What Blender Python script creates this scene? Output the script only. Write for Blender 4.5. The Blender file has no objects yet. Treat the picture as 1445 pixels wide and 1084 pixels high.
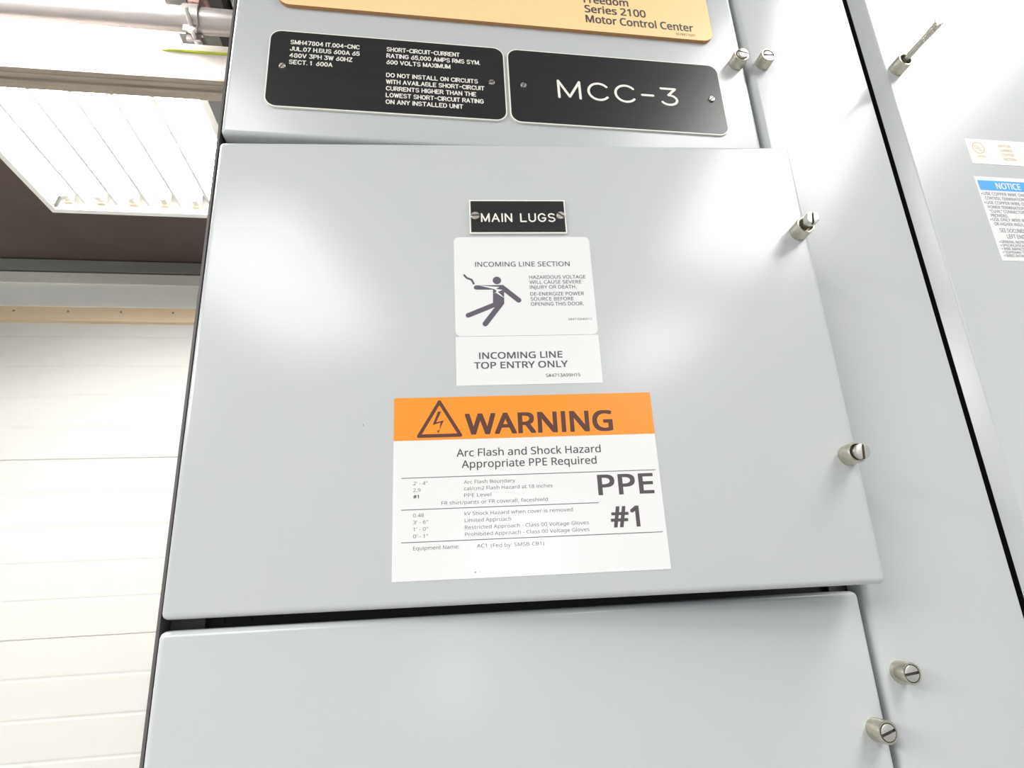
import bpy, bmesh, math, os, random
from mathutils import Matrix, Vector

# ------------------------------------------------------------------ scene, camera, light
scn = bpy.context.scene
COL = scn.collection
ZB = 1.737                                   # height of the lower door's top edge above the floor
CAM = Vector((0.13204, -0.36090, ZB + 0.01286))

def camera():
    y, p, r = -0.16006496, 0.32022824, 0.05293846
    R = Matrix.Rotation(y, 3, 'Z') @ Matrix.Rotation(p, 3, 'X') @ Matrix.Rotation(r, 3, 'Y')
    c = bpy.data.cameras.new('camera'); o = bpy.data.objects.new('camera', c); COL.objects.link(o)
    M = Matrix((R.col[0], R.col[2], -R.col[1])).transposed()
    o.matrix_world = Matrix.Translation(CAM) @ M.to_4x4()
    c.sensor_width = 36.0; c.lens = 863.0 / 1445.0 * 36.0
    c.clip_start = 0.01; c.clip_end = 60
    scn.camera = o
camera()

W = bpy.data.worlds.new('world'); scn.world = W; W.use_nodes = True
W.node_tree.nodes['Background'].inputs[0].default_value = (0.93, 0.97, 1.0, 1)
W.node_tree.nodes['Background'].inputs[1].default_value = 0.34

def area_lamp(name, loc, sx, sy, power, rot=(0, 0, 0), col=(1, 0.985, 0.96)):
    l = bpy.data.lights.new(name, 'AREA'); l.shape = 'RECTANGLE'; l.size = sx; l.size_y = sy
    l.energy = power; l.color = col
    o = bpy.data.objects.new(name, l); o.location = loc; o.rotation_euler = rot; COL.objects.link(o)
    return o
HC = CAM.z + 1.0                             # height of the shop's fluorescent fixtures
area_lamp('ceiling_or_fill_lamp', (-0.72, -1.35, HC), 0.60, 1.2, 13.5)          # same row as the visible fixture, over the aisle
area_lamp('ceiling_or_fill_lamp', (1.05, -0.66, HC), 0.50, 1.1, 11.5)           # next row to the right
area_lamp('ceiling_or_fill_lamp', (1.08, -2.4, HC), 0.42, 1.2, 13)
area_lamp('ceiling_or_fill_lamp', (-2.8, -1.4, HC), 1.6, 2.0, 110)            # added fill light out of view, brightens fronts and the neighbour's flange
area_lamp('window_daylight', (0.28, -13.0, CAM.z + 0.66), 0.8, 0.6, 26, (math.radians(-90), 0, math.pi), (0.72, 0.87, 1.0))

vs = scn.view_settings
scn.display_settings.display_device = 'sRGB'
vs.view_transform = 'Standard'; vs.look = 'None'; vs.exposure = 0.84; vs.gamma = 1.0; vs.use_curve_mapping = False

# ------------------------------------------------------------------ materials
def mat(name, col, rough=0.5, metal=0.0, bump=None, spec=0.5, var=None, emit=None, coat=0.0):
    m = bpy.data.materials.new(name); m.use_nodes = True
    nt = m.node_tree; b = nt.nodes['Principled BSDF']
    b.inputs['Base Color'].default_value = (*col, 1); b.inputs['Roughness'].default_value = rough
    b.inputs['Metallic'].default_value = metal; b.inputs['Specular IOR Level'].default_value = spec
    b.inputs['Coat Weight'].default_value = coat; b.inputs['Coat Roughness'].default_value = 0.08
    if emit:
        b.inputs['Emission Color'].default_value = (*emit[0], 1); b.inputs['Emission Strength'].default_value = emit[1]
    tc = nt.nodes.new('ShaderNodeTexCoord')
    if var:                                   # (scale, amount, second colour)
        n = nt.nodes.new('ShaderNodeTexNoise'); n.inputs['Scale'].default_value = var[0]; n.inputs['Detail'].default_value = 5
        nt.links.new(tc.outputs['Object'], n.inputs['Vector'])
        if len(var) > 3:
            mp = nt.nodes.new('ShaderNodeMapping'); mp.inputs['Scale'].default_value = var[3]
            nt.links.new(tc.outputs['Object'], mp.inputs[0]); nt.links.new(mp.outputs[0], n.inputs['Vector'])
        rp = nt.nodes.new('ShaderNodeValToRGB')
        rp.color_ramp.elements[0].position = 0.5 - var[1]; rp.color_ramp.elements[1].position = 0.5 + var[1]
        rp.color_ramp.elements[0].color = (*col, 1); rp.color_ramp.elements[1].color = (*var[2], 1)
        nt.links.new(n.outputs['Fac'], rp.inputs[0]); nt.links.new(rp.outputs[0], b.inputs['Base Color'])
    if bump:                                  # (scale, strength)
        n = nt.nodes.new('ShaderNodeTexNoise'); n.inputs['Scale'].default_value = bump[0]; n.inputs['Detail'].default_value = 3
        nt.links.new(tc.outputs['Object'], n.inputs['Vector'])
        bp = nt.nodes.new('ShaderNodeBump'); bp.inputs['Strength'].default_value = bump[1]; bp.inputs['Distance'].default_value = 0.001
        nt.links.new(n.outputs['Fac'], bp.inputs['Height']); nt.links.new(bp.outputs[0], b.inputs['Normal'])
    return m

PAINT = mat('grey enamel paint', (0.50, 0.525, 0.535), 0.24, bump=(260, 0.02), var=(35, 0.3, (0.51, 0.53, 0.535)))
DARK = mat('dark steel', (0.03, 0.028, 0.027), 0.6)
FRAME = mat('dark grey frame paint', (0.12, 0.108, 0.108), 0.5)
WHITE = mat('white vinyl', (0.78, 0.78, 0.78), 0.2)
ORANGE = mat('orange vinyl', (0.86, 0.28, 0.025), 0.35)
BROWNINK = mat('dark print on orange', (0.095, 0.032, 0.022), 0.45)
INK = mat('black print', (0.078, 0.066, 0.072), 0.5)
GREYINK = mat('grey black print', (0.10, 0.09, 0.12), 0.5)
FINEINK = mat('fine grey print', (0.17, 0.155, 0.175), 0.5)
BLUE = mat('blue print', (0.08, 0.38, 0.85), 0.35)
BLACKPL = mat('black engraved plastic', (0.022, 0.022, 0.024), 0.28, var=(8, 0.25, (0.030, 0.029, 0.030), (1, 1, 14)))
PLCORE = mat('white plastic core', (0.80, 0.79, 0.72), 0.4)
CREAM = mat('cream plastic', (0.92, 0.66, 0.33), 0.35, var=(20, 0.3, (0.93, 0.68, 0.36)))
CREAMEDGE = mat('brown cut edge', (0.42, 0.22, 0.09), 0.6)
ZINC = mat('zinc plated steel', (0.50, 0.49, 0.42), 0.33, 1.0, var=(300, 0.25, (0.68, 0.64, 0.53)))
BRIGHT = mat('bright nickel steel', (0.72, 0.70, 0.65), 0.36, 1.0, bump=(900, 0.15))
SLOT = mat('screw slot shade', (0.10, 0.08, 0.07), 0.7)  # dark colour stands in for shade on the slot floor
SWARF = mat('thin steel swarf', (0.65, 0.63, 0.60), 0.3, 1.0)
GOLDINK = mat('faded tan print', (0.55, 0.42, 0.28), 0.5)
STICK = mat('aged clear sticker', (0.80, 0.79, 0.76), 0.35, var=(60, 0.2, (0.80, 0.77, 0.70)))
FIXW = mat('white fixture enamel', (0.88, 0.88, 0.86), 0.35)
TUBE = mat('lit fluorescent tube', (0.9, 0.9, 0.9), 0.4, emit=((1.0, 0.985, 0.96), 28))
CAPM = mat('tan lampholder plastic', (0.72, 0.66, 0.54), 0.5)
CEIL = mat('brown ceiling deck', (0.075, 0.056, 0.050), 0.8, var=(2.2, 0.2, (0.12, 0.088, 0.074)))
DOORW = mat('white sectional door paint', (0.60, 0.595, 0.565), 0.45)
LINTEL = mat('grey steel lintel', (0.24, 0.24, 0.215), 0.5)
FASC = mat('pale grey fascia', (0.66, 0.64, 0.60), 0.6)
FASC2 = mat('light grey fascia', (0.82, 0.83, 0.79), 0.5)
SEAL = mat('tan wooden stop strip', (0.66, 0.52, 0.35), 0.6, var=(6, 0.25, (0.72, 0.60, 0.43), (1, 8, 30)))
BUSW = mat('pale painted trunking', (0.82, 0.75, 0.71), 0.45)
BUSG = mat('weathered grey rail', (0.44, 0.38, 0.31), 0.6, var=(9, 0.2, (0.33, 0.27, 0.23), (1, 10, 30)))
TAPEG = mat('green yellow wire', (0.45, 0.55, 0.03), 0.5)
PIPE = mat('galvanised conduit', (0.42, 0.39, 0.38), 0.35, 0.5)
RUST = mat('red primed bracket', (0.42, 0.27, 0.23), 0.6)
FLOORM = mat('grey concrete floor', (0.50, 0.49, 0.46), 0.6, var=(3, 0.3, (0.44, 0.43, 0.41)))
WALLM = mat('white wall paint', (0.75, 0.74, 0.70), 0.7)
SPECK = mat('dark paint chip', (0.03, 0.02, 0.02), 0.8)

# ------------------------------------------------------------------ mesh helpers
def link(name, bm, m, parent=None, smooth=False):
    me = bpy.data.meshes.new(name)
    bmesh.ops.recalc_face_normals(bm, faces=bm.faces)
    bm.to_mesh(me); bm.free()
    for x in (m if isinstance(m, (list, tuple)) else [m]): me.materials.append(x)
    if smooth:
        me.polygons.foreach_set('use_smooth', [True] * len(me.polygons))
        me.set_sharp_from_angle(angle=math.radians(35))
    o = bpy.data.objects.new(name, me); COL.objects.link(o)
    if parent: o.parent = parent
    return o
def thing(name, label, cat, loc=(0, 0, 0), group=None):
    o = bpy.data.objects.new(name, None); COL.objects.link(o); o.location = loc
    o.empty_display_size = 0.02; o['label'] = label; o['category'] = cat
    if group: o['group'] = group
    return o
def struct(o): o['kind'] = 'structure'; return o

def box(bm, x0, x1, y0, y1, z0, z1, mi=0):
    v = [bm.verts.new((x, y, z)) for x in (x0, x1) for y in (y0, y1) for z in (z0, z1)]
    fs = [(0, 1, 3, 2), (4, 6, 7, 5), (0, 4, 5, 1), (2, 3, 7, 6), (0, 2, 6, 4), (1, 5, 7, 3)]
    out = []
    for f in fs:
        q = bm.faces.new([v[i] for i in f]); q.material_index = mi; out.append(q)
    return out
def bev(bm, r, seg=4, test=None):
    es = [e for e in bm.edges if (test is None or test(e))]
    bmesh.ops.bevel(bm, geom=es, offset=r, segments=seg, profile=0.5, affect='EDGES')
def rrect(w, h, r, n=8, ox=0, oz=0):
    pts = []
    for cx, cz, a0 in ((w - r, h - r, 0), (r, h - r, 90), (r, r, 180), (w - r, r, 270)):
        for i in range(n + 1):
            a = math.radians(a0 + 90 * i / n); pts.append((ox + cx + r * math.cos(a), oz + cz + r * math.sin(a)))
    return pts
def slab(bm, pts, y0, y1, mi_front=0, mi_side=0):
    """outline (x,z) extruded from y0 (front) to y1 (back)"""
    a = [bm.verts.new((x, y0, z)) for x, z in pts]; b = [bm.verts.new((x, y1, z)) for x, z in pts]
    f = bm.faces.new(a); f.material_index = mi_front
    f = bm.faces.new(b[::-1]); f.material_index = mi_side
    for i in range(len(pts)):
        j = (i + 1) % len(pts); f = bm.faces.new((a[i], b[i], b[j], a[j])); f.material_index = mi_side
def flat(bm, pts, y, mi=0):
    f = bm.faces.new([bm.verts.new((x, y, z)) for x, z in pts]); f.material_index = mi
def lathe(bm, prof, n=32, mi=0, M=None, cap0=False, cap1=False):
    """profile (r, d): d is the distance along -Y (out of the panel)"""
    rings = []
    for r, d in prof:
        rings.append([bm.verts.new((r * math.cos(2 * math.pi * i / n), -d, r * math.sin(2 * math.pi * i / n))) for i in range(n)])
    for a, b in zip(rings, rings[1:]):
        for i in range(n):
            f = bm.faces.new((a[i], a[(i + 1) % n], b[(i + 1) % n], b[i])); f.material_index = mi
    if cap0: bm.faces.new(rings[0]).material_index = mi
    if cap1: bm.faces.new(rings[-1]).material_index = mi
    vs_ = [v for r in rings for v in r]
    if M is not None: bmesh.ops.transform(bm, matrix=M, verts=vs_)
def tube(bm, pts, r, n=8, mi=0):
    rings = []
    for i, p in enumerate(pts):
        p = Vector(p); t = (Vector(pts[min(i + 1, len(pts) - 1)]) - Vector(pts[max(i - 1, 0)])).normalized()
        u = t.orthogonal().normalized() if i == 0 else (u - t * u.dot(t)).normalized()
        w = t.cross(u)
        rings.append([bm.verts.new(p + r * (math.cos(2 * math.pi * k / n) * u + math.sin(2 * math.pi * k / n) * w)) for k in range(n)])
    for a, b in zip(rings, rings[1:]):
        for k in range(n): bm.faces.new((a[k], a[(k + 1) % n], b[(k + 1) % n], b[k])).material_index = mi
    bm.faces.new(rings[0][::-1]); bm.faces.new(rings[-1])
def extrude_x(bm, prof, x0, x1, mi=0, closed=True):
    a = [bm.verts.new((x0, y, z)) for y, z in prof]; b = [bm.verts.new((x1, y, z)) for y, z in prof]
    n = len(prof)
    for i in range(n if closed else n - 1):
        j = (i + 1) % n; bm.faces.new((a[i], a[j], b[j], b[i])).material_index = mi
    if closed: bm.faces.new(a[::-1]); bm.faces.new(b)

# ------------------------------------------------------------------ lettering
def _font():
    try:
        p = os.path.join(bpy.utils.system_resource('DATAFILES', path='fonts'), 'NotoSansMath-Regular.woff2')
        return bpy.data.fonts.load(p)
    except Exception:
        return None
FONT = _font()
def _text_mesh(body):
    c = bpy.data.curves.new('t', 'FONT'); c.body = body; c.resolution_u = 3
    if FONT: c.font = FONT
    o = bpy.data.objects.new('t', c); COL.objects.link(o)
    me = bpy.data.meshes.new_from_object(o.evaluated_get(bpy.context.evaluated_depsgraph_get()))
    bpy.data.objects.remove(o); bpy.data.curves.remove(c)
    return me
_h = _text_mesh('H'); CAPH = max(v.co.y for v in _h.vertices)
def text(bm, body, x, z, w, cap, y, bold=0.0, mi=0):
    """printed text: left edge x, baseline z, width w and capital height cap in metres; bold thickens the strokes by that share of cap"""
    if body.startswith('• '):                           # bullet point drawn as a small dot
        r = cap * 0.2; flat(bm, [(x + r + r * math.cos(i * math.pi / 5), z + cap * 0.42 + r * math.sin(i * math.pi / 5)) for i in range(10)], y, mi)
        body = body[2:]; x += cap * 0.75; w -= cap * 0.75
    me = _text_mesh(body.replace('I', 'l') if body.upper() == body else body)
    if body.upper() == body and 'I' in body:
        for v in me.vertices: v.co.y = min(v.co.y, CAPH * 1.012)
    dx, dz = bold * cap, bold * cap * 0.75
    xs = [v.co.x for v in me.vertices]; x0, x1 = min(xs), max(xs)
    kx = (w - 2 * dx) / (x1 - x0); kz = (cap - 2 * dz) / CAPH
    for q, (sx, sz) in enumerate(((1, 1), (1, -1), (-1, 1), (-1, -1)) if bold else ((0, 0),)):
        vv = [bm.verts.new((x + dx + (v.co.x - x0) * kx + sx * dx, y - 8e-6 * q, z + dz + v.co.y * kz + sz * dz)) for v in me.vertices]
        for p in me.polygons:
            try: bm.faces.new([vv[i] for i in p.vertices]).material_index = mi
            except ValueError: pass
    bpy.data.meshes.remove(me)

def arc(cx, cy, rx, ry, a0, a1, n=10):
    return [(cx + rx * math.cos(math.radians(a0 + (a1 - a0) * i / n)), cy + ry * math.sin(math.radians(a0 + (a1 - a0) * i / n))) for i in range(n + 1)]
S = {   # single-line engraver's alphabet, 6 units high
 'A': [[(0, 0), (2.2, 6), (4.4, 0)], [(0.75, 2), (3.65, 2)]],
 'B': [[(0, 0), (0, 6), (2.3, 6)] + arc(2.3, 4.6, 1.5, 1.4, 90, -90) + [(0, 3.2)], [(2.3, 3.2)] + arc(2.4, 1.6, 1.6, 1.6, 90, -90) + [(0, 0)]],
 'C': [arc(2.4, 3, 2.4, 3, 40, 320, 20)],
 'D': [[(0, 0), (0, 6), (1.6, 6)] + arc(1.6, 3, 2.5, 3, 90, -90, 14) + [(0, 0)]],
 'E': [[(3.6, 6), (0, 6), (0, 0), (3.6, 0)], [(0, 3.1), (2.8, 3.1)]],
 'F': [[(3.6, 6), (0, 6), (0, 0)], [(0, 3.1), (2.8, 3.1)]],
 'G': [arc(2.4, 3, 2.4, 3, 40, 335, 20) + [(4.6, 2.7), (2.7, 2.7)]],
 'H': [[(0, 0), (0, 6)], [(4, 0), (4, 6)], [(0, 3.1), (4, 3.1)]],
 'I': [[(0, 0), (0, 6)]],
 'J': [[(3, 6), (3, 1.6)] + arc(1.5, 1.6, 1.5, 1.6, 0, -180)],
 'K': [[(0, 0), (0, 6)], [(3.8, 6), (0, 2.4)], [(1.4, 3.7), (4, 0)]],
 'L': [[(0, 6), (0, 0), (3.4, 0)]],
 'M': [[(0, 0), (0, 6), (2.4, 0.4), (4.8, 6), (4.8, 0)]],
 'N': [[(0, 0), (0, 6), (4, 0), (4, 6)]],
 'O': [arc(2.3, 3, 2.3, 3, 0, 360, 24)],
 'P': [[(0, 0), (0, 6), (2.3, 6)] + arc(2.3, 4.4, 1.6, 1.6, 90, -90) + [(0, 2.8)]],
 'R': [[(0, 0), (0, 6), (2.3, 6)] + arc(2.3, 4.5, 1.6, 1.5, 90, -90) + [(0, 3)], [(2.2, 3), (3.9, 0)]],
 'S': [arc(2, 4.5, 1.9, 1.5, 30, 265, 14) + arc(2, 1.5, 2, 1.5, 90, -150, 14)],
 'T': [[(0, 6), (4, 6)], [(2, 6), (2, 0)]],
 'U': [[(0, 6), (0, 2)] + arc(2, 2, 2, 2, 180, 360, 12) + [(4, 6)]],
 'V': [[(0, 6), (2.2, 0), (4.4, 6)]],
 'W': [[(0, 6), (1.4, 0), (2.8, 5.6), (4.2, 0), (5.6, 6)]],
 'X': [[(0, 0), (4, 6)], [(0, 6), (4, 0)]],
 'Y': [[(0, 6), (2.1, 3), (4.2, 6)], [(2.1, 3), (2.1, 0)]],
 'Z': [[(0, 6), (3.8, 6), (0, 0), (3.8, 0)]],
 '0': [arc(1.8, 3, 1.8, 3, 0, 360, 20)],
 '1': [[(0, 4.8), (1.2, 6), (1.2, 0)]],
 '2': [arc(1.8, 4.3, 1.8, 1.7, 160, -30, 10) + [(0, 0), (3.7, 0)]],
 '3': [[(0.1, 6), (3.5, 6), (1.7, 3.6)] + arc(1.7, 1.8, 1.9, 1.8, 90, -150, 14)],
 '4': [[(2.8, 0), (2.8, 6), (0, 1.9), (3.9, 1.9)]],
 '5': [[(3.4, 6), (0.4, 6), (0.1, 3.3)] + arc(1.7, 1.9, 1.9, 1.9, 110, -150, 12)],
 '6': [[(3, 6), (0.5, 3)] + arc(1.8, 1.8, 1.8, 1.8, 150, 510, 18)],
 '7': [[(0, 6), (3.6, 6), (1.2, 0)]],
 '8': [arc(1.8, 4.6, 1.5, 1.4, 0, 360, 16), arc(1.8, 1.6, 1.8, 1.6, 0, 360, 16)],
 '9': [[(0.6, 0), (3.1, 3)] + arc(1.8, 4.2, 1.8, 1.8, -30, 330, 18)],
 '.': [[(0, 0), (0.05, 0)]], ',': [[(0.3, 0.2), (0, -1)]], '-': [[(0, 3), (2.6, 3)]],
}
def stroke_text(bm, body, x, z, w, cap, y, sw, gap=1.7, space=2.6, mi=0):
    """engraved text of round-ended strokes, width sw"""
    u = 0; lines = []
    for ch in body:
        if ch == ' ': u += space; continue
        wd = max(p[0] for l in S[ch] for p in l)
        for l in S[ch]: lines.append([(u + a, b) for a, b in l])
        u += wd + gap
    u -= gap; sx = (w - sw) / u; sz = (cap - sw) / 6
    for l in lines:
        P = [Vector((x + sw / 2 + a * sx, z + sw / 2 + b * sz)) for a, b in l]
        stroke(bm, P, sw, y, mi)
def stroke(bm, P, sw, y, mi=0):
    h = sw / 2; P = [Vector(p) for p in P]; L = []; Rr = []; n = len(P)
    if (P[0] - P[-1]).length < 1e-7 and n > 3:          # closed loop
        P = P[:-1]; n -= 1
        for i in range(n):
            t = (P[(i + 1) % n] - P[i - 1]).normalized(); nn = Vector((-t.y, t.x)) * h
            L.append(bm.verts.new((P[i].x + nn.x, y, P[i].y + nn.y))); Rr.append(bm.verts.new((P[i].x - nn.x, y, P[i].y - nn.y)))
        for i in range(n):
            j = (i + 1) % n; bm.faces.new((L[i], L[j], Rr[j], Rr[i])).material_index = mi
        return
    for k, (a, b) in enumerate(zip(P, P[1:])):
        t = b - a
        if t.length < 1e-9: continue
        t.normalize(); nn = Vector((-t.y, t.x)) * h
        flat(bm, [(a.x + nn.x, a.y + nn.y), (b.x + nn.x, b.y + nn.y), (b.x - nn.x, b.y - nn.y), (a.x - nn.x, a.y - nn.y)], y - 8e-6 * (k % 2), mi)
    for k, p in enumerate(P):
        flat(bm, [(p.x + h * math.cos(a * math.pi / 6), p.y + h * math.sin(a * math.pi / 6)) for a in range(12)], y - 8e-6 * (2 + k % 2), mi)

# ------------------------------------------------------------------ fasteners
def screw_head(bm, r, d0, d1, slot_ang, slot_w, slot_d, M=None, dome=0.0, n=28):
    """slotted round head from depth d0 to d1 along -Y, two raised halves beside the slot"""
    start = len(bm.verts)
    lathe(bm, [(r * 0.96, d0), (r, d0 + 0.15 * (d1 - d0)), (r, d1 - slot_d)], n, cap0=True, cap1=True)
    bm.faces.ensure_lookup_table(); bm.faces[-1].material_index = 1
    a = math.radians(slot_ang); ca, sa = math.cos(a), math.sin(a)
    for s in (1, -1):
        t0 = math.asin(min(0.99, slot_w / 2 / r)); pts = []
        for i in range(15):
            t = t0 + (math.pi - 2 * t0) * i / 14; pts.append((r * math.cos(t), s * r * math.sin(t)))
        low = [bm.verts.new((p * ca - q * sa, -(d1 - slot_d), p * sa + q * ca)) for p, q in pts]
        k = 0.86
        top = []; top2 = []
        for p, q in pts:
            top.append(bm.verts.new((p * ca - q * sa, -(d1 - dome - 0.12 * slot_d), p * sa + q * ca)))
            p2, q2 = p * k, (q - s * slot_w / 2) * k + s * slot_w / 2
            top2.append(bm.verts.new((p2 * ca - q2 * sa, -d1, p2 * sa + q2 * ca)))
        m = len(pts)
        for i in range(m):
            j = (i + 1) % m
            bm.faces.new((low[i], low[j], top[j], top[i])); bm.faces.new((top[i], top[j], top2[j], top2[i]))
        bm.faces.new(top2)
    bm.verts.ensure_lookup_table()
    if M is not None: bmesh.ops.transform(bm, matrix=M, verts=bm.verts[start:])

def captive_screw(parent, x, z, y=0.0, out=0.0, ang=10, h=0.0102, r=0.0062, label=None, tilt=(0, 0)):
    """knurled-less zinc collar standing on a door with a slotted screw inside it"""
    bm = bmesh.new()
    lathe(bm, [(r * 1.0, -0.0002), (r * 1.0, h * 0.93), (r * 0.95, h), (r * 0.80, h), (r * 0.78, h * 0.95), (r * 0.78, h * 0.35), (0.0005, h * 0.35)], 36)
    c = link('captive_screw', bm, ZINC, parent, True); c.location = (x, y, z)
    if label: c['label'] = label
    bm = bmesh.new(); rr = r * 0.72
    if out > 0.003:                                     # backed out: the thin shank shows under the head
        lathe(bm, [(rr * 0.62, h * 0.35), (rr * 0.62, h + out - 0.0045), (rr * 0.7, h + out - 0.0043)], 24)
    screw_head(bm, rr, h + out - 0.0044, h + out, ang, 0.0015, 0.0018)
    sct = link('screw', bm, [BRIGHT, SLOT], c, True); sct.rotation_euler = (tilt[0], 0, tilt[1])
    return c

def plate_screw(parent, x, z, y, r, ang):
    bm = bmesh.new(); screw_head(bm, r, -0.0001, r * 0.62, ang, r * 0.36, r * 0.36, dome=r * 0.12, n=20)
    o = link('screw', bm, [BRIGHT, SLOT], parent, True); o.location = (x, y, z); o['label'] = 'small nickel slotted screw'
    return o

# ------------------------------------------------------------------ doors
def pan(bm, x0, x1, z0, z1, y0=0.0, y1=0.016, r=0.0035):
    box(bm, x0, x1, y0, y1, z0, z1)
    bev(bm, r, 5, lambda e: not all(abs(v.co.y - y1) < 1e-6 for v in e.verts))
mm = 0.001

# --- top unit with the three plates
up = thing('cabinet_unit', 'grey steel top door carrying the cream sign and two black engraved plates', 'cabinet unit', (0, 0, ZB), 'hinged doors of the grey cabinet')
bm = bmesh.new(); pan(bm, 0, 0.3978, 0.3135, 0.545)
link('door_panel', bm, PAINT, up, True)

def engraved_plate(parent, x0, x1, z0, z1, lines, sw, screws, label, sr, gap=1.7, space=2.6, th=0.0016, rc=0.0085):
    bm = bmesh.new()
    slab(bm, rrect(x1 - x0, z1 - z0, rc, 8, x0, z0), -th * 0.93, 0.0, 1, 1)
    e = 0.0009
    pts = rrect(x1 - x0 - 2 * e, z1 - z0 - 2 * e, max(rc - e, 0.0003), 8, x0 + e, z0 + e)
    slab(bm, pts, -th, -th * 0.93, 0, 1)
    p = link('nameplate', bm, [BLACKPL, PLCORE], parent); p['label'] = label
    bm = bmesh.new()
    for t, x, z, w, cap in lines: stroke_text(bm, t, x * mm, z * mm, w * mm, cap * mm, -th - 0.00006, sw, gap, space)
    link('lettering', bm, PLCORE, p)
    for x, z, a in screws: plate_screw(p, x * mm, z * mm, -th, sr, a)
    return p
engraved_plate(up, 0.0262, 0.1973, 0.3370, 0.4062, [
   ('SMH47804 IT.004-CNC', 40.9, 393.5, 48.9, 4.15), ('JUL.07 H.BUS 600A 65', 40.9, 387.4, 49.1, 4.1),
   ('480V 3PH 3W 60HZ', 40.9, 381.3, 44.1, 4.1), ('SECT. 1  600A', 40.9, 375.2, 30.3, 4.1),
   ('SHORT-CIRCUIT-CURRENT', 109.2, 393.8, 54.2, 4.2), ('RATING 65,000 AMPS RMS SYM.', 109.2, 387.7, 69.5, 4.2),
   ('600 VOLTS MAXIMUM', 109.2, 381.7, 47, 4.15), ('DO NOT INSTALL ON CIRCUITS', 109.2, 369.7, 67.3, 4.1),
   ('WITH AVAILABLE SHORT-CIRCUIT', 109.2, 363.6, 71.9, 4.1), ('CURRENTS HIGHER THAN THE', 109.2, 357.5, 65.6, 4.1),
   ('LOWEST SHORT-CIRCUIT RATING', 109.2, 351.4, 71, 4.1), ('ON ANY INSTALLED UNIT', 109.2, 345.4, 55.6, 4.1)],
   0.00072, [(36.8, 372.4, 55), (186.7, 371.3, 20)], 'wide black engraved plate with small white technical text', 0.0023)
engraved_plate(up, 0.1995, 0.3720, 0.3366, 0.4062, [('MCC-3', 237.0, 361.6, 96.6, 17.6)], 0.0020,
   [(210.8, 370.8, 70), (361.9, 370.7, 40)], 'black engraved plate reading MCC-3', 0.0023, gap=2.0)
# cream sign with brown sawn edge
bm = bmesh.new()
slab(bm, rrect(0.3435, 0.140, 0.009, 8, 0.0295, 0.4300), -0.0030, 0.0, 0, 1)
sg = link('sign', bm, [CREAM, CREAMEDGE], up); sg['label'] = 'cream plastic sign with brown edge and black text at its right'
bm = bmesh.new()
for t, x, z, w, cap, b in (('Freedom', 265.3, 459.5, 37.9, 7.9, .03), ('Series 2100', 265.3, 449.2, 51.7, 7.8, .03), ('Motor Control Center', 265.3, 438.5, 91.4, 7.9, .03), ('5678877G01', 340.6, 433.5, 16.5, 2.3, 0)):
    text(bm, t, x * mm, z * mm, w * mm, cap * mm, -0.0031, b)
link('lettering', bm, INK, sg)
captive_screw(up, 0.3902, 0.4105, ang=-14, out=0.0024, label='zinc captive screw at the edge of the top door')

# --- open unit with the warning labels (door swung ajar about its left edge)
main = thing('cabinet_unit', 'grey steel door standing slightly ajar with MAIN LUGS plate and orange warning label', 'cabinet unit', (-0.0007, 0, ZB + 0.0055), 'hinged doors of the grey cabinet')
a, b, c = 0.0736, 0.0035, 0.0025
main.rotation_mode = 'QUATERNION'
main.rotation_quaternion = (Matrix.Rotation(-a, 3, 'Z') @ Matrix.Rotation(c, 3, 'X') @ Matrix.Rotation(b, 3, 'Y')).to_quaternion()
bm = bmesh.new(); pan(bm, 0, 0.3978, 0, 0.3006)
dp = link('door_panel', bm, PAINT, main, True)
engraved_plate(main, 0.1660, 0.2303, 0.2282, 0.2538, [('MAIN LUGS', 173.5, 236.7, 49.6, 6.8)], 0.0010,
   [(169.8, 241.0, 2), (226.6, 241.2, -38)], 'small black rectangular plate reading MAIN LUGS', 0.0028, gap=2.1, space=4.0, th=0.0014, rc=0.0002)

def sticker(parent, x0, x1, z0, z1, r, label, m=WHITE, y=0.0, name='label'):
    bm = bmesh.new(); slab(bm, rrect(x1 - x0, z1 - z0, r, 6, x0, z0), y - 0.00018, y)
    s = link(name, bm, m, parent); s['label'] = label
    return s
# electric shock label
s = sticker(main, 0.1553, 0.2447, 0.1561, 0.2261, 0.0035, 'white label headed INCOMING LINE SECTION with shocked stick figure', name='warning_label')
bm = bmesh.new(); Y = -0.00024
text(bm, 'INCOMING LINE SECTION', .16879, .20435, .06147, .00345, Y, .012)
for t, x, z, w in (('HAZARDOUS VOLTAGE', 203.3, 195.3, 36.6), ('WILL CAUSE SEVERE', 203.3, 191.75, 33.6), ('INJURY OR DEATH.', 203.3, 188.2, 30.3),
                   ('DE-ENERGIZE POWER', 203.3, 183.35, 34.7), ('SOURCE BEFORE', 203.3, 179.8, 27.6), ('OPENING THIS DOOR.', 203.3, 176.25, 33.9)):
    text(bm, t, x * mm, z * mm, w * mm, .00245, Y, .006)
text(bm, 'S#4715A46H11', .2264, .16594, .015, .00156, Y)
link('lettering', bm, GREYINK, s)
bm = bmesh.new()
lw = 0.0034
stroke(bm, [(.16156, .19838), (.16319, .19634), (.16618, .1951), (.16751, .19226)], 0.0013, Y)
flat(bm, [(.18237 + .0027 * math.cos(i * math.pi / 12), .19439 + .0027 * math.sin(i * math.pi / 12)) for i in range(24)], Y)
stroke(bm, [(.1690, .1895), (.1716, .18945)], 0.0030, Y)
flat(bm, [(.1690, .1910), (.1690, .1880), (.1798, .1879), (.1866, .1890), (.1866, .1911)], Y - 0.8e-5)
stroke(bm, [(.1855, .1895), (.19568, .18026)], lw, Y - 1.6e-5)
flat(bm, [(.1797, .1905), (.1867, .1908), (.1864, .1790), (.1850, .1765), (.1793, .1782)], Y - 2.4e-5)
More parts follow.
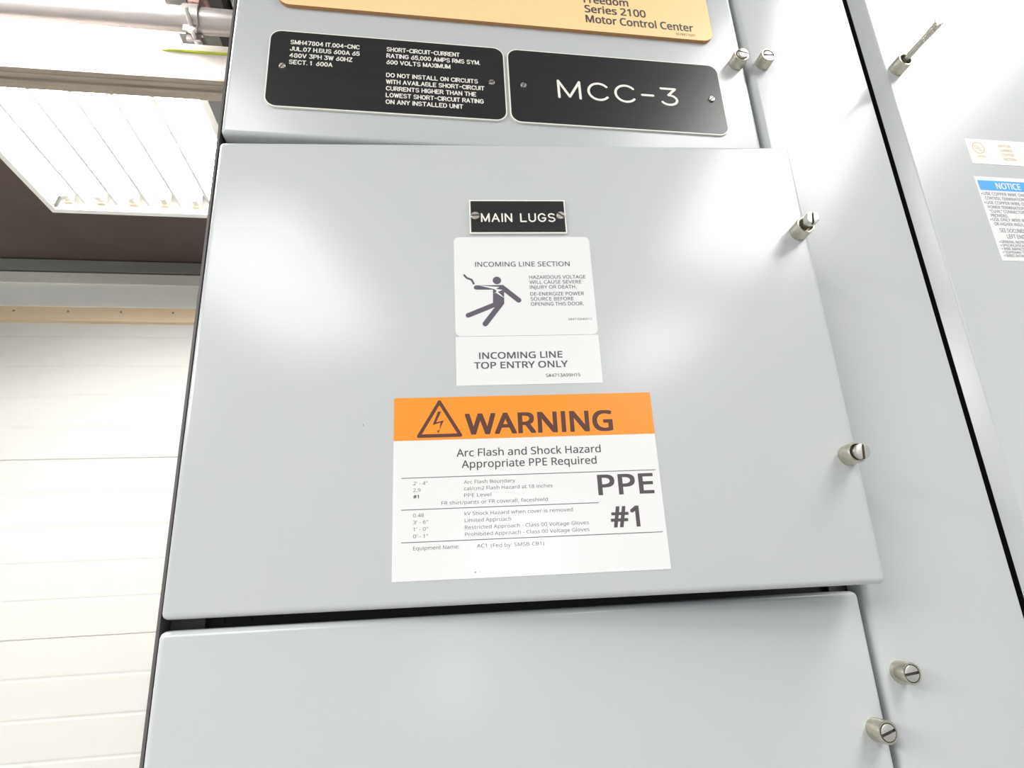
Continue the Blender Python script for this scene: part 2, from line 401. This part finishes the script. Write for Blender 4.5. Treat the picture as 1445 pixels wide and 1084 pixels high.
stroke(bm, [(.1832, .1786), (.16346, .17019)], lw * 0.92, Y - 3.2e-5)
stroke(bm, [(.1847, .1786), (.17394, .16424)], lw, Y - 4.0e-5)
link('pictogram', bm, GREYINK, s)
bm = bmesh.new()
flat(bm, [(.1710, .19085), (.18382, .18965), (.18161, .18830), (.18590, .18765), (.18261, .18630), (.1868, .1818), (.18081, .18588), (.18050, .18500), (.18190, .18700), (.1805, .1882)], Y - 5.6e-5)
link('lightning_flash', bm, WHITE, s)['label'] = 'white lightning flash through the figure'
# second label
s = sticker(main, 0.1554, 0.2447, 0.1240, 0.1558, 0.0004, 'white label reading INCOMING LINE TOP ENTRY ONLY')
bm = bmesh.new()
text(bm, 'INCOMING LINE', .16945, .1409, .0515, .0043, Y, .03); text(bm, 'TOP ENTRY ONLY', .16617, .1346, .0577, .0043, Y, .03)
text(bm, 'S#4713A99H15', .20975, .12838, .02125, .0021, Y, .01)
link('lettering', bm, GREYINK, s)
# arc flash label
s = sticker(main, 0.1185, 0.2730, 0.01345, 0.1171, 0.0003, 'white WARNING label with orange header and large PPE #1', name='warning_label')
bm = bmesh.new(); flat(bm, [(.1185, .0912), (.2730, .0912), (.2730, .1171), (.1185, .1171)], Y)
hb = link('header_band', bm, ORANGE, s); hb['label'] = 'orange header band reading WARNING'
Y2 = -0.00030
bm = bmesh.new()
A, B, Cc = Vector((.14507, .1142)), Vector((.13290, .0937)), Vector((.15712, .0937))
for k, (P, Q) in enumerate(((A, B), (B, Cc), (Cc, A))): stroke(bm, [P, Q], 0.0020, Y2 - 3.2e-5 * k)
flat(bm, [(.14416, .10829), (.14606, .10824), (.14300, .10170), (.14749, .10281), (.14492, .0970), (.14565, .1016), (.14101, .10014)], Y2)
flat(bm, [(.14543, .0972), (.14412, .09519), (.14355, .09681), (.1446, .0968)], Y2 - 1.2e-5)
link('warning_symbol', bm, BROWNINK, s)
bm = bmesh.new(); text(bm, 'WARNING', .1599, .09375, .0882, .0127, Y2, .038)
link('header_lettering', bm, BROWNINK, s)
bm = bmesh.new()
text(bm, 'Arc Flash and Shock Hazard', .1546, .0809, .0847, .0044, Y, .012, 0)
text(bm, 'Appropriate PPE Required', .15745, .0742, .0788, .0044, Y, .012, 0)
text(bm, 'PPE', .23565, .0558, .0330, .0118, Y, .036, 0); text(bm, '#1', .2414, .0373, .0168, .0118, Y, .036, 0)
for t, x, z, w in (("2' - 4\"", 129.85, 65.3, 8.1), ('2.9', 129.85, 61.5, 4.1), ('Arc Flash Boundary', 158.5, 65.1, 29.4),
    ('cal/cm2 Flash Hazard at 18 inches', 158.5, 61.4, 50.8), ('PPE Level', 158.5, 57.6, 15.4), ('FR shirt/pants or FR coverall, faceshield', 145.7, 53.7, 60.3),
    ('0.48', 129.9, 47.45, 5.9), ("3' - 6\"", 129.9, 43.65, 8.2), ("1' - 0\"", 129.9, 39.85, 8.2), ("0' - 1\"", 129.9, 36.05, 8.2),
    ('kV Shock Hazard when cover is removed', 158.5, 47.35, 61.5), ('Limited Approach', 158.5, 43.6, 26),
    ('Restricted Approach - Class 00 Voltage Gloves', 158.5, 39.75, 70.1), ('Prohibited Approach - Class 00 Voltage Gloves', 158.5, 36.0, 70.1),
    ('Equipment Name:', 129.95, 29.6, 25.2), ('AC1', 164.9, 29.55, 5.5), ('(Fed by: SMSB-CB1)', 172.6, 29.4, 29.8)):
    text(bm, t, x * mm, z * mm, w * mm, .00197, Y, 0, 1)
text(bm, '#1', .12985, .0578, .0032, .00197, Y, .03, 0)
for x0, x1, z in ((.12325, .27085, .06943), (.1233, .2353, .0516), (.12347, .2707, .03384)):
    flat(bm, [(x0, z - .00022), (x1, z - .00022), (x1, z + .00022), (x0, z + .00022)], Y, 1)
flat(bm, [(.1637 + .0004 * math.cos(i), .0166 + .0004 * math.sin(i)) for i in range(6)], Y, 1)   # specks of dirt near the lower edge
flat(bm, [(.1662 + .0002 * math.cos(i), .0167 + .0002 * math.sin(i)) for i in range(6)], Y, 1)
link('lettering', bm, [INK, FINEINK], s)
captive_screw(main, 0.3905, 0.2290, out=0.0085, ang=82, label='captive screw backed far out of its collar near the top right corner')
captive_screw(main, 0.3905, 0.0741, out=0.0042, ang=84, label='captive screw backed half out of its collar near the lower right corner', tilt=(0.03, 0.05))
bm = bmesh.new(); flat(bm, [(.10062, .10205), (.10092, .1016), (.10118, .10098), (.10104, .10094), (.10078, .1013), (.10058, .1018)], -0.00012)
link('paint_chip', bm, SPECK, main)['label'] = 'tiny dark paint chip'

# --- lower unit
low = thing('cabinet_unit', 'plain grey steel door below the warning label, cut off by the photo bottom', 'cabinet unit', (0, 0, ZB), 'hinged doors of the grey cabinet')
bm = bmesh.new(); pan(bm, -0.0004, 0.3978, -0.46, 0.0)
link('door_panel', bm, PAINT, low, True)
captive_screw(low, 0.3900, -0.0745, out=0.0004, ang=16, label='zinc captive screw at the edge of the plain lower door')

# --- tall wireway cover
ww = thing('wireway_cover', 'narrow tall plain grey steel cover strip between the hinged doors and the neighbouring cabinet', 'cabinet panel', (0, 0, ZB))
bm = bmesh.new(); box(bm, 0.4022, 0.5080, 0, 0.016, -0.46, 0.545)
bev(bm, 0.0042, 5, lambda e: all(v.co.y < 1e-6 and v.co.x < 0.41 for v in e.verts))
bev(bm, 0.0010, 3, lambda e: all(v.co.y < 1e-6 and v.co.x > 0.50 for v in e.verts))
link('cover_panel', bm, PAINT, ww, True)
captive_screw(ww, 0.4142, 0.4130, out=-0.0004, ang=6, label='captive screw beside the top door screw', tilt=(0.0, 0.0))
captive_screw(ww, 0.4131, -0.0461, out=0.0001, ang=6, label='captive screw below the corner of the ajar door')

# --- enclosure frame carrying the doors
fr = thing('electrical_enclosure', 'grey steel enclosure whose left edge and dark gaps show around the doors', 'enclosure', (0, 0, 0))
zt, zb = ZB + 0.55, 0.08
bm = bmesh.new(); box(bm, -0.0029, -0.0014, 0.004, 0.50, zb, zt); link('side_panel', bm, FRAME, fr)
bm = bmesh.new(); box(bm, -0.0014, 0.016, 0.0195, 0.021, zb, zt); link('front_post', bm, FRAME, fr)
bm = bmesh.new(); box(bm, 0.392, 0.416, 0.0195, 0.021, zb, zt); link('front_post', bm, FRAME, fr)
bm = bmesh.new(); box(bm, 0.500, 0.518, 0.0195, 0.021, zb, zt); link('front_post', bm, DARK, fr)  # post coloured near black to put shade into this joint
for z in (ZB + 0.0028, ZB + 0.310):
    bm = bmesh.new(); box(bm, 0.016, 0.392, 0.026, 0.45, z - 0.012, z - 0.010); box(bm, 0.016, 0.392, 0.026, 0.0275, z - 0.012, z + 0.012)
    for x in (0.0215, 0.036): box(bm, x, x + 0.003, 0.0245, 0.026, z - 0.001, z + 0.0015)
    link('divider', bm, DARK, fr)['label'] = 'dark divider behind the door gap'  # near-black colour deepens the shade inside the door gap
bm = bmesh.new(); box(bm, -0.0014, 0.510, 0.495, 0.50, zb, zt); link('back_panel', bm, DARK, fr)
bm = bmesh.new(); box(bm, -0.0029, 0.510, 0.004, 0.50, zt, zt + 0.003); link('top_panel', bm, PAINT, fr)
bm = bmesh.new(); box(bm, -0.0029, 0.510, 0.03, 0.50, 0.0, zb); link('plinth', bm, DARK, fr)

# --- neighbouring cabinet, its door pan standing a little proud behind a dark joint
nb = thing('control_cabinet', 'neighbouring grey cabinet at far right with blue-headed notice and a long bare stud', 'cabinet', (0, 0, 0))
bm = bmesh.new()                                        # pan with a splayed left flange
prof = [(0.514, 0.002), (0.5212, -0.008), (1.05, -0.008), (1.05, 0.002)]
a_ = [bm.verts.new((x, y, 0.10)) for x, y in prof]; b_ = [bm.verts.new((x, y, zt)) for x, y in prof]
for i in range(4): bm.faces.new((a_[i], a_[(i + 1) % 4], b_[(i + 1) % 4], b_[i]))
bm.faces.new(a_[::-1]); bm.faces.new(b_)
bev(bm, 0.0012, 4, lambda e: all(abs(v.co.x - 0.5212) < 1e-6 for v in e.verts))
link('front_panel', bm, PAINT, nb, True)
bm = bmesh.new(); box(bm, 0.530, 1.05, 0.0020, 0.50, 0.0, zt); link('body', bm, DARK, nb)
YN = -0.008
ns = sticker(nb, 0.5713, 0.690, ZB + 0.2296, ZB + 0.3061, 0.0003, 'white NOTICE label with blue header', y=YN, name='notice_label')
bm = bmesh.new(); flat(bm, [(0.5735, ZB + 0.2932), (.688, ZB + 0.2932), (.688, ZB + 0.3024), (0.5735, ZB + 0.3024)], YN - .00024)
link('header_band', bm, BLUE, ns)['label'] = 'blue header band'
bm = bmesh.new(); text(bm, 'NOTICE', 0.5890, ZB + 0.2948, 0.0228, 0.0058, YN - .0003, .035)
link('header_lettering', bm, WHITE, ns)
bm = bmesh.new()
for t, x, z, w, cap in (('• USE COPPER WIRE ONLY', 573.1, 288.6, 43.0, 2.7),
    ('CONTROL TERMINATIONS', 575.1, 284.4, 37.5, 2.7),
    ('• USE COPPER WIRE ONLY', 573.1, 280.2, 43.0, 2.7),
    ('POWER TERMINATIONS', 575.1, 276.1, 35.0, 2.7),
    ('"CU/AL" CONNECTORS', 575.1, 272.3, 33.7, 2.7),
    ('PROVIDED.', 575.1, 268.4, 15.6, 2.7),
    ('• USE ONLY WIRE WITH', 573.1, 264.8, 36.8, 2.7),
    ('OR HIGHER INSULATION', 575.5, 260.8, 35.8, 2.7),
    ('SEE DOCUMENT', 578.4, 254.7, 25.5, 3.5),
    ('LEFT END', 583.0, 249.4, 16.1, 3.5),
    ('• GENERAL INSTRUCTIONS', 574.4, 245.1, 33.7, 2.2),
    ('• SPECIFICATIONS', 574.4, 242.0, 23.0, 2.2),
    ('• WIRE AMPACITY', 574.4, 239.0, 22.0, 2.2),
    ('• TIGHTENING TORQUE', 574.4, 236.0, 27.6, 2.2),
    ('• SERIES RATINGS', 574.4, 233.0, 20.9, 2.2)):
    text(bm, t, x * mm, ZB + z * mm, w * mm, cap * mm, YN - .00024, .004)
link('lettering', bm, GREYINK, ns)
us = sticker(nb, 0.5748, 0.658, ZB + 0.3186, ZB + 0.3431, 0.0012, 'small pale sticker with a faded round mark and faint tan print', STICK, YN, 'listing_label')
bm = bmesh.new(); cx, cz = 0.5852, ZB + 0.3343
stroke(bm, [(cx + .0053 * math.cos(i * math.pi / 16), cz + .0053 * math.sin(i * math.pi / 16)) for i in range(33)], .0008, YN - .00024)
text(bm, 'U', cx - .0032, cz - .0012, .003, .0039, YN - .00024, .03); text(bm, 'L', cx + .0006, cz - .0030, .0026, .0039, YN - .00024, .03)
text(bm, 'LISTED', cx - .0035, cz - .0094, .0081, .0021, YN - .00024, .01)
for i, t in enumerate(('MOTOR', 'CONTROL', 'CENTER', 'SECTION')):
    text(bm, t, 0.6050 + .0002 * i, ZB + 0.3362 - .0043 * i, .0117, .0026, YN - .00024, .01)
link('lettering', bm, GOLDINK, us)
cs = captive_screw(nb, 0.5308, ZB + 0.4102, YN, out=-0.004, h=0.0115, r=0.0062, label='open zinc collar holding a long bare stud')
for ch in list(cs.children): bpy.data.objects.remove(ch)
bm = bmesh.new()
lathe(bm, [(0.0023, 0.003), (0.0023, 0.0360), (0.0026, 0.0364), (0.0026, 0.0405), (0.0022, 0.041), (0.0028, 0.0424), (0.0028, 0.0448), (0.0014, 0.0456)], 16, cap1=True)
pts = []
for i in range(90):                                     # rolled thread near the tip
    t = i / 89; aa = t * math.pi * 2 * 6
    pts.append((0.0023 * math.cos(aa), -(0.0290 + 0.0125 * t), 0.0023 * math.sin(aa)))
tube(bm, pts, 0.00028, 5)
link('stud', bm, ZINC, cs, True)['label'] = 'long bare steel stud with peeled thread'
bm = bmesh.new()
pts = []
for i in range(140):
    t = i / 139; aa = t * math.pi * 2 * 3.3 + 0.5
    rr = 0.0019 + 0.0010 * abs(math.sin(t * 9))
    pts.append((0.0014 + rr * math.cos(aa), -(0.0290 + 0.0150 * t), -0.0013 + rr * math.sin(aa)))
tube(bm, pts, 0.00016, 5)
tube(bm, [(0.0, -0.0445, 0.001), (0.0008, -0.0460, 0.0025), (0.0006, -0.0466, 0.0040)], 0.00025, 5)
tube(bm, [(-0.0008, -0.0440, 0.0015), (-0.0026, -0.0452, 0.0025), (-0.0022, -0.0464, 0.0042)], 0.00025, 5)
tube(bm, [(0.0016, -0.0440, -0.0005), (0.0034, -0.0446, -0.0002), (0.0042, -0.0452, 0.0012)], 0.00035, 5)
link('metal_curl', bm, SWARF, cs, True)['label'] = 'thin curled metal shaving round the stud'

# ------------------------------------------------------------------ the shop behind
def rel(x, y, z): return (CAM.x + x, CAM.y + y, CAM.z + z)
X0, X1 = -3.6, 3.6
YW = CAM.y + 2.07
ZC = CAM.z + 1.155
bm = bmesh.new(); box(bm, X0, X1, -6.0, YW + 0.25, -0.1, 0); struct(link('floor', bm, FLOORM))
bm = bmesh.new(); box(bm, X0, X1, -6.0, YW + 0.25, ZC, ZC + 0.1); struct(link('ceiling', bm, CEIL))
bm = bmesh.new(); box(bm, X0, X1, YW + 0.06, YW + 0.25, CAM.z + 0.93, ZC)
box(bm, X0, -3.1, YW + 0.06, YW + 0.25, 0, CAM.z + 0.93); box(bm, 1.3, X1, YW + 0.06, YW + 0.25, 0, CAM.z + 0.93)
struct(link('wall_back', bm, WALLM))
# sectional door: sections meet at 0.53 m steps, pressed ribs between
dr = bpy.data.objects.new('door_1', None); COL.objects.link(dr); dr.location = (0, YW + 0.03, 0); struct(dr)
dr['label'] = 'white sectional overhead door with pressed horizontal ribs behind the cabinet'
zj = CAM.z + 0.456 + 0.5312
while zj > 0.05:
    z1 = zj; z0 = max(zj - 0.5312, 0.0); prof = [(0.0, z1 - 0.003)]
    prof.insert(0, (0.004, z1))
    for k in range(1, 5):
        zz = z1 - 0.10624 * k
        if zz < z0 + 0.02: break
        prof += [(0.0, zz + 0.006), (0.0010, zz + 0.0015), (0.0010, zz - 0.0015), (0.0, zz - 0.006)]
    prof += [(0.0, z0 + 0.003), (0.004, z0), (0.035, z0), (0.035, z1)]
    bm = bmesh.new(); extrude_x(bm, prof, -3.1, 1.3)
    link('door_section', bm, DOORW, dr)
    zj -= 0.5312
def trim(n, m, y0, y1, z0, z1, bevel=0.0):
    bm = bmesh.new(); box(bm, -3.3, 1.5, YW + y0, YW + y1, CAM.z + z0, CAM.z + z1)
    return struct(link('trim_%d' % n, bm, m))
trim(1, LINTEL, -0.004, 0.06, 1.109, 1.1505)
trim(2, FASC, 0.0, 0.06, 1.064, 1.1035)
trim(3, FASC2, 0.006, 0.06, 0.979, 1.064)
t4 = trim(4, SEAL, 0.010, 0.06, 0.927, 0.979)
bm = bmesh.new()
for i in range(30): 
    x = CAM.x - 3.0 + 0.166 * i
    M = Matrix.Translation((x, YW + 0.010, CAM.z + 0.962))
    lathe(bm, [(0.004, -0.001), (0.004, 0.001), (0.002, 0.0018)], 10, cap1=True, M=M)
nl = link('nail_head', bm, LINTEL, t4); nl['kind'] = 'stuff'

# fluorescent fixture with six bare tubes in a ribbed white reflector
fx = thing('fluorescent_fixture', 'white six-tube fluorescent fixture glaring under the brown ceiling at upper left', 'ceiling light', rel(-0.6955, 0.944, 1.0))
w2, l2 = 0.2595, 0.60
bm = bmesh.new()
for (xa, xb, ya, yb) in ((-w2, -w2 + .014, -l2, l2), (w2 - .014, w2, -l2, l2), (-w2 + .014, w2 - .014, -l2, -l2 + .016), (-w2 + .014, w2 - .014, l2 - .016, l2)):
    box(bm, xa, xb, ya, yb, 0.0, 0.004)
for (xa, xb, ya, yb) in ((-w2, -w2 + .003, -l2, l2), (w2 - .003, w2, -l2, l2), (-w2 + .003, w2 - .003, -l2, -l2 + .003), (-w2 + .003, w2 - .003, l2 - .003, l2)):
    box(bm, xa, xb, ya, yb, 0.004, 0.085)
box(bm, -w2, w2, -l2, l2, 0.085, 0.09)
link('housing', bm, FIXW, fx)
xt = [-0.2075 + 0.0785 * k for k in range(6)]
bm = bmesh.new(); prof = []
edges = [-w2 + .014] + [(p + q) / 2 for p, q in zip(xt, xt[1:])] + [w2 - .014]
for i, x in enumerate(edges):
    lo = 0.010 if 0 < i < 6 else 0.004
    if i > 0: prof += [(x - 0.014, 0.050)]
    prof += [(x - 0.004 if i > 0 else x, lo), (x + 0.004 if i < 6 else x, lo)]
    if i < 6: prof += [(x + 0.014, 0.050)]
a_ = [bm.verts.new((x, -l2 + .03, z)) for x, z in prof]; b_ = [bm.verts.new((x, l2 - .03, z)) for x, z in prof]
for i in range(len(prof) - 1): bm.faces.new((a_[i], a_[i + 1], b_[i + 1], b_[i]))
link('reflector', bm, FIXW, fx)
for k, x in enumerate(xt):
    bm = bmesh.new()
    tube(bm, [(x, -l2 + .062, 0.024), (x, 0, 0.024), (x, l2 - .062, 0.024)], 0.0135, 20)
    tb = link('tube', bm, TUBE, fx, True)
    for s_ in (-1, 1):
        bm = bmesh.new(); tube(bm, [(x, s_ * (l2 - .062), 0.024), (x, s_ * (l2 - .042), 0.024)], 0.0138, 20)
        tube(bm, [(x, s_ * (l2 - .042), 0.024), (x, s_ * (l2 - .034), 0.024)], 0.010, 12)
        link('end_cap', bm, BRIGHT, tb, True)
    for s_ in (-1, 1):
        bm = bmesh.new(); ya, yb = sorted((s_ * (l2 - .040), s_ * (l2 - .026)))
        box(bm, x - .011, x + .011, ya, yb, 0.008, 0.055); bev(bm, 0.004, 3)
        link('lampholder', bm, CAPM, fx, True)

# pale trunking crossing under the fixture
bw = thing('cable_trunking', 'long pale trunking with grooved grey underside crossing below the fluorescent fixture', 'trunking', rel(0, 0.891, 0.85))
bm = bmesh.new(); box(bm, X0, X1, 0, 0.05, 0.004, 0.0775); bev(bm, 0.0015, 2); link('cover', bm, BUSW, bw)
bm = bmesh.new()
prof = [(0.0, 0.004), (0.0, 0.0), (0.008, 0.0), (0.009, 0.0015), (0.011, 0.0015), (0.012, 0.0), (0.020, 0.0), (0.021, 0.003), (0.026, 0.003), (0.027, -0.001), (0.046, -0.001), (0.047, 0.004)]
extrude_x(bm, prof, X0, X1); link('rail', bm, BUSG, bw)['label'] = 'weathered grey grooved underside'
bm = bmesh.new(); tube(bm, [(-0.435, 0.001, 0.0590), (-0.42, -0.0015, 0.0585), (0, -0.0015, 0.0585), (X1, -0.0015, 0.0585)], 0.0022, 8)
link('earth_wire', bm, TAPEG, bw, True)['label'] = 'thin green and yellow wire along the face'
# conduit above it and its strap clamp
cd = thing('conduit_pipe', 'round grey conduit running level above the pale trunking', 'pipe', rel(0, 0.85, 0.9355))
bm = bmesh.new(); tube(bm, [(X0, 0, 0), (-1, 0, 0), (1, 0, 0), (X1, 0, 0)], 0.0208, 32); link('pipe', bm, PIPE, cd, True)
cl = thing('pipe_clamp', 'strap clamp with wing bolt holding the round conduit near the cabinet corner', 'clamp', rel(-0.374, 0.85, 0.9355))
bm = bmesh.new()
for a_, b_ in ((-0.013, 0.013),):
    n = 28; ro = 0.0245; ri = 0.0212
    ang = [math.radians(-90 + 20 + (320) * i / n) for i in range(n + 1)]
    rings = [[bm.verts.new((x, r * math.cos(t), r * math.sin(t))) for (x, r) in ((a_, ri), (b_, ri), (b_, ro), (a_, ro))] for t in ang]
    for p, q in zip(rings, rings[1:]):
        for k in range(4): bm.faces.new((p[k], p[(k + 1) % 4], q[(k + 1) % 4], q[k]))
    bm.faces.new(rings[0]); bm.faces.new(rings[-1][::-1])
    box(bm, -0.011, 0.011, -0.011, -0.007, -0.034, -0.022); box(bm, -0.011, 0.011, 0.007, 0.011, -0.034, -0.022)
link('strap', bm, PIPE, cl, True)
bm = bmesh.new(); tube(bm, [(0.0, -0.034, -0.012), (0.002, 0.0, -0.029), (0.003, 0.018, -0.031)], 0.0035, 10)
tube(bm, [(0.002, -0.012, -0.029), (0.002, -0.006, -0.029)], 0.0075, 6)
link('bolt', bm, BRIGHT, cl, True)
bm = bmesh.new(); box(bm, -0.008, 0.010, -0.016, 0.016, 0.024, 0.044); box(bm, -0.014, 0.016, -0.02, 0.02, 0.044, 0.052); box(bm, -0.004, 0.006, -0.005, 0.005, 0.052, 0.2195)
link('hanger_bracket', bm, RUST, cl)['label'] = 'red primed hanger bracket'
# ceiling joist and thin pale pipe beyond the bracket
bm = bmesh.new(); box(bm, CAM.x - 0.4, CAM.x - 0.372, -3.0, CAM.y + 1.42, ZC - 0.06, ZC); t5 = struct(link('trim_5', bm, DARK))
tp = thing('thin_pipe', 'thin pale pipe running along the ceiling beside the black joist', 'pipe', rel(-0.362, 0, 1.13))
bm = bmesh.new(); tube(bm, [(0, -2.0, 0), (0, 0, 0), (0, 1.40, 0)], 0.0045, 10); link('pipe', bm, FASC2, tp, True)
bm = bmesh.new(); box(bm, X0, X1, CAM.y + 1.035, CAM.y + 1.10, ZC - 0.05, ZC); box(bm, X0, X1, CAM.y + 1.02, CAM.y + 1.115, ZC - 0.056, ZC - 0.05); struct(link('trim_6', bm, LINTEL))
